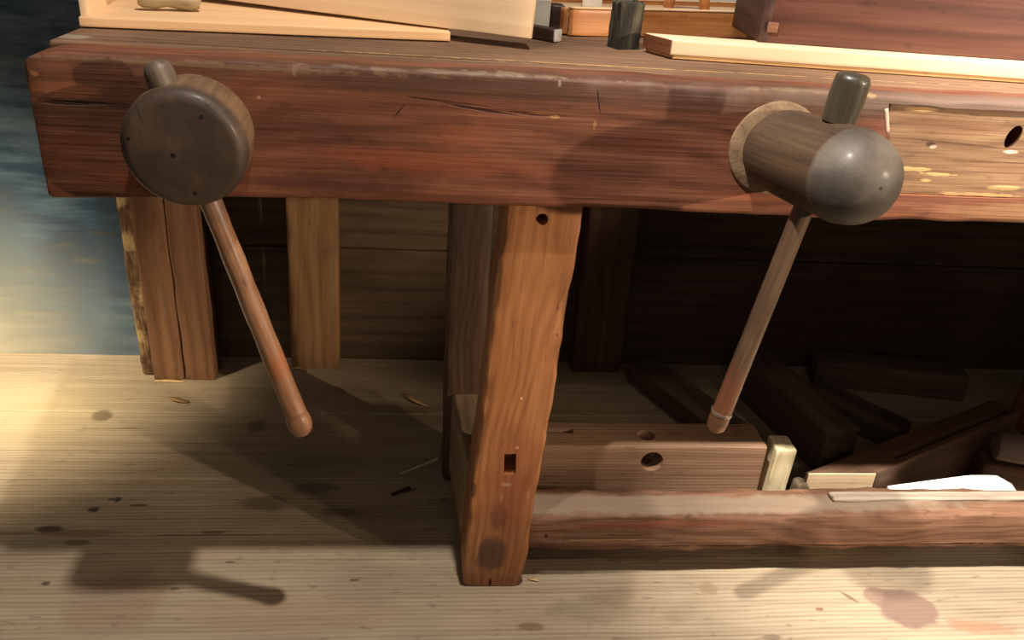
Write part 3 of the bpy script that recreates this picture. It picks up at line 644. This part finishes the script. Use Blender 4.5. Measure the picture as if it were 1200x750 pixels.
tag(beam('wood_offcut', (.640, .1185, 0), (.640, .1185, .142), .046, .026, mrough, None, up=(0, 1, 0), r=.005, amp=.003, seed=72, freq=24, func=barkf), 'rough dark offcut with bark beside the diagonal timber', 'offcut')
mdt = wood('dark_red_timber', (70, 48, 36), (98, 70, 52), (124, 92, 68), ring=9, rough=.6, grime=.3)
mend = wood('bright_cut_end', (222, 180, 130), (244, 214, 170), (252, 234, 204), ring=30, figure=.2, rough=.6)
# diagonal timber running back to the right, fresh cut near end
t = thing('diagonal_timber', (.9, .3, 0), 'dark red timber lying diagonally with a bright sawn end, right of the pale offcut', 'timber')
tA, tB = V((.716, .142, .0715)), V((1.205, .382, .0715)); td = (tB-tA).normalized()
def dtf(p, t, a, b):
    p = p.copy(); p.x -= 2.04*p.y*(1-t)**3; return p
beam('timber_body', tA, tB, .064, .143, mdt, t, r=.003, amp=.001, seed=73, seg=30, func=dtf, cuts=[box_cut((tA+tB)/2+V((td.y, -td.x, 0))*.014+td*.06+V((0, 0, .071)), (.40, .011, .03), (0, 0, math.atan2(td.y, td.x)))])
beam('sawn_end', (.650, .1395, .0715), (.783, .1395, .0715), .003, .140, mend, t, r=.001, amp=.0003, seg=6, endr=.0008)['label'] = 'bright freshly sawn end face'
# white scraps
mws = plain('white_scrap', (246, 240, 226), .7, .05, 14, .05)
bm = bmesh.new(); n = 14; f, b = [], []
x0, x1 = .822, 1.075
for i in range(n+1):
    t_ = i/n; xx = x0+(x1-x0)*t_
    zt = .100+.026*min(1, t_*1.6)-(.02*max(0, t_-.85)/.15)
    f.append((bm.verts.new((xx, .118, 0)), bm.verts.new((xx, .121+.003*nz((t_*3, 0, 0), 2, 5), zt-.012)), bm.verts.new((xx, .128, zt)), bm.verts.new((xx, .150, zt+.004)), bm.verts.new((xx, .156, 0))))
for i in range(n):
    for k in range(4): bm.faces.new((f[i][k], f[i+1][k], f[i+1][k+1], f[i][k+1]))
    bm.faces.new((f[i][4], f[i+1][4], f[i+1][0], f[i][0]))
bm.faces.new(f[0]); bm.faces.new(f[-1][::-1])
tag(mesh_obj('pale_wedge', bm, mws), 'very pale wood wedge standing directly behind the right end of the stretcher', 'wedge')
# dark timbers in the heap
mdk = wood('dusty_dark_timber', (62, 48, 38), (92, 74, 60), (116, 96, 78), ring=9, rough=.8, grime=.4)
GT = None
def tim(a, b, w, h, z0, label, s, mat=mdk, cuts=()):
    return tag(beam('loose_timber', (a[0], a[1], z0+h/2), (b[0], b[1], z0+h/2), w, h, mat, None, r=.004, amp=.0012, seed=s, seg=20, cuts=cuts), label, 'timber', GT)
tim((.475, .735), (.655, .345), .085, .05, 0, 'dusty plank lying diagonally on the floor behind the bored timber', 80)
tim((.735, .70), (.815, .330), .085, .11, 0, 'dark squared timber lying back to front behind the rough offcut', 81)
tim((.93, .735), (1.30, .665), .08, .07, 0, 'dark timber lying along the foot of the wall at right', 82)
tim((.88, .62), (1.02, .43), .075, .055, 0, 'short dusty timber between the squared timber and the diagonal one', 83)
tim((1.08, .255), (1.50, .150), .05, .10, 0, 'brown timber running off to the right edge behind the pale wedge', 84, mdt)
q = at(1188, 562, 1, .16)
mgl = wood('grey_lump', (90, 76, 66), (128, 110, 98), (150, 134, 120), ring=6, rough=.6)
o = mesh_obj('mallet_head', lathe_bm([(0, -.05), (.024, -.05), (.029, -.044), (.031, 0), (.029, .044), (.024, .05), (0, .05)], 32, amp=.03), mgl, None, Matrix.Translation((1.145, .236, .131)) @ Matrix.Rotation(-.25, 4, 'Z'), 50)
tag(o, 'greyish rounded mallet head lying on the brown timber at the right edge', 'mallet head')

# =================================================================== LITTER ON THE FLOOR
msh = plain('pale_shaving', (206, 170, 118), .6, .2, 60)
mch2 = plain('dull_chip', (150, 112, 72), .7, .2, 60)
def fl(u, v, z=.001): p = at(u, v, 2, 0); return V((p.x, p.y, z))
def arcp(u0, v0, u1, v1, hgt, bow=0, n=9):
    a, b = fl(u0, v0), fl(u1, v1); s = (b-a).cross(V((0, 0, 1)))
    return [a.lerp(b, i/(n-1))+V((0, 0, hgt*math.sin(math.pi*i/(n-1))))+s*bow*math.sin(math.pi*i/(n-1)) for i in range(n)]
GS = 'wood shavings on the floor'
ribbon('wood_shaving', arcp(474, 462, 502, 477, .006, .12), .012, msh, 'curled shaving nearest the bench leg, upper of two', 'shaving', GS)
ribbon('wood_shaving', arcp(470, 484, 502, 485, .004, -.1), .006, mch2, 'thin dull shaving just below the curled one near the leg', 'shaving', GS)
ribbon('wood_shaving', arcp(343, 434, 362, 437, .014, .1), .014, msh, 'small curl of shaving at the foot of the pale post', 'shaving', GS)
ribbon('wood_shaving', arcp(198, 466, 222, 472, .003, .1), .014, mch2, 'dull chip on the floor in front of the wide split post', 'shaving', GS)
ribbon('wood_shaving', arcp(182, 447, 216, 448, .002, 0), .010, msh, 'pale flat sliver touching the foot of the wide split post', 'shaving', GS)
ribbon('wood_shaving', arcp(392, 454, 405, 460, .004, .1), .006, mch2, 'tiny chip between pale post and bench leg', 'shaving', GS)
ribbon('wood_shaving', arcp(618, 679, 632, 682, .002, 0), .006, msh, 'tiny pale chip right of the foot of the bench leg', 'shaving', GS)
mstick = plain('pale_stick', (196, 182, 160), .6, .15, 40)
a, b = fl(468, 557, .003), fl(514, 539, .004)
tag(mesh_obj('wood_stick', lathe_bm([(0, 0), (.0012, .001), (.0028, (b-a).length*.6), (.0036, (b-a).length*.96), (0, (b-a).length)], 10), mstick, None, (lambda M: M)(tube_M(a, b))), 'thin pale pointed stick on the floor left of the bench leg', 'stick')
a, b = fl(459, 581, .002), fl(481, 572, .002)
tag(beam('wood_splinter', a, b, .007, .003, plain('dark_splinter', (46, 32, 26)), None, r=.001, amp=.001, seed=90, seg=8), 'dark splinter on the floor below the pale stick', 'splinter')

# =================================================================== LIGHTS
def spot(name, pos, tgt, power, col, size=40, blend=.5, rad=.03):
    l = bpy.data.lights.new(name, 'SPOT'); l.energy = power; l.color = col; l.spot_size = math.radians(size); l.spot_blend = blend; l.shadow_soft_size = rad
    o = bpy.data.objects.new(name, l); COL.objects.link(o); o.location = pos
    o.rotation_euler = (V(tgt)-V(pos)).to_track_quat('-Z', 'Y').to_euler(); return o
WARM = (1, .80, .58); NEU = (1, .92, .82)
spot('ceiling_spot', (.22, -.45, 3.0), (-.42, .0, .4), 235, NEU, 40, .8, .04)
spot('ceiling_spot_left', (-.62, -.785, 3.0), (1.10, .05, .1), 620, NEU, 35, 1.0, .035)
spot('low_right_spot', (2.75, -1.85, 1.32), (.1, 0, .98), 400, WARM, 31, .45, .03)
spot('right_spot', (1.85, -1.5, 2.15), (-.1, .1, .4), 40, WARM, 46, .8, .05)
spot('ceiling_spot_right', (.92, -.77, 3.0), (1.0, .06, .05), 780, NEU, 30, 1.0, .05)
spot('top_spot', (.15, -.35, 3.0), (.42, .50, .93), 150, NEU, 24, 1.0, .05)
spot('pool_spot', (-1.5, -.2, 1.5), (-1.14, .66, .05), 300, (1, .86, .60), 42, 1.0, .08)
a = bpy.data.lights.new('room_fill', 'AREA'); a.energy = 7; a.size = 2.0; a.color = (1, .85, .7); ao = bpy.data.objects.new('room_fill', a); COL.objects.link(ao)
ao.location = (-.2, -2.6, 1.9); ao.rotation_euler = (V((0, .2, .4))-V(ao.location)).to_track_quat('-Z', 'Y').to_euler()
w = bpy.data.worlds.new('w'); SC.world = w; w.use_nodes = True; w.node_tree.nodes['Background'].inputs[0].default_value = (.9, .75, .62, 1); w.node_tree.nodes['Background'].inputs[1].default_value = .085
SC.view_settings.view_transform = 'Standard'; SC.view_settings.look = 'None'; SC.view_settings.exposure = 0
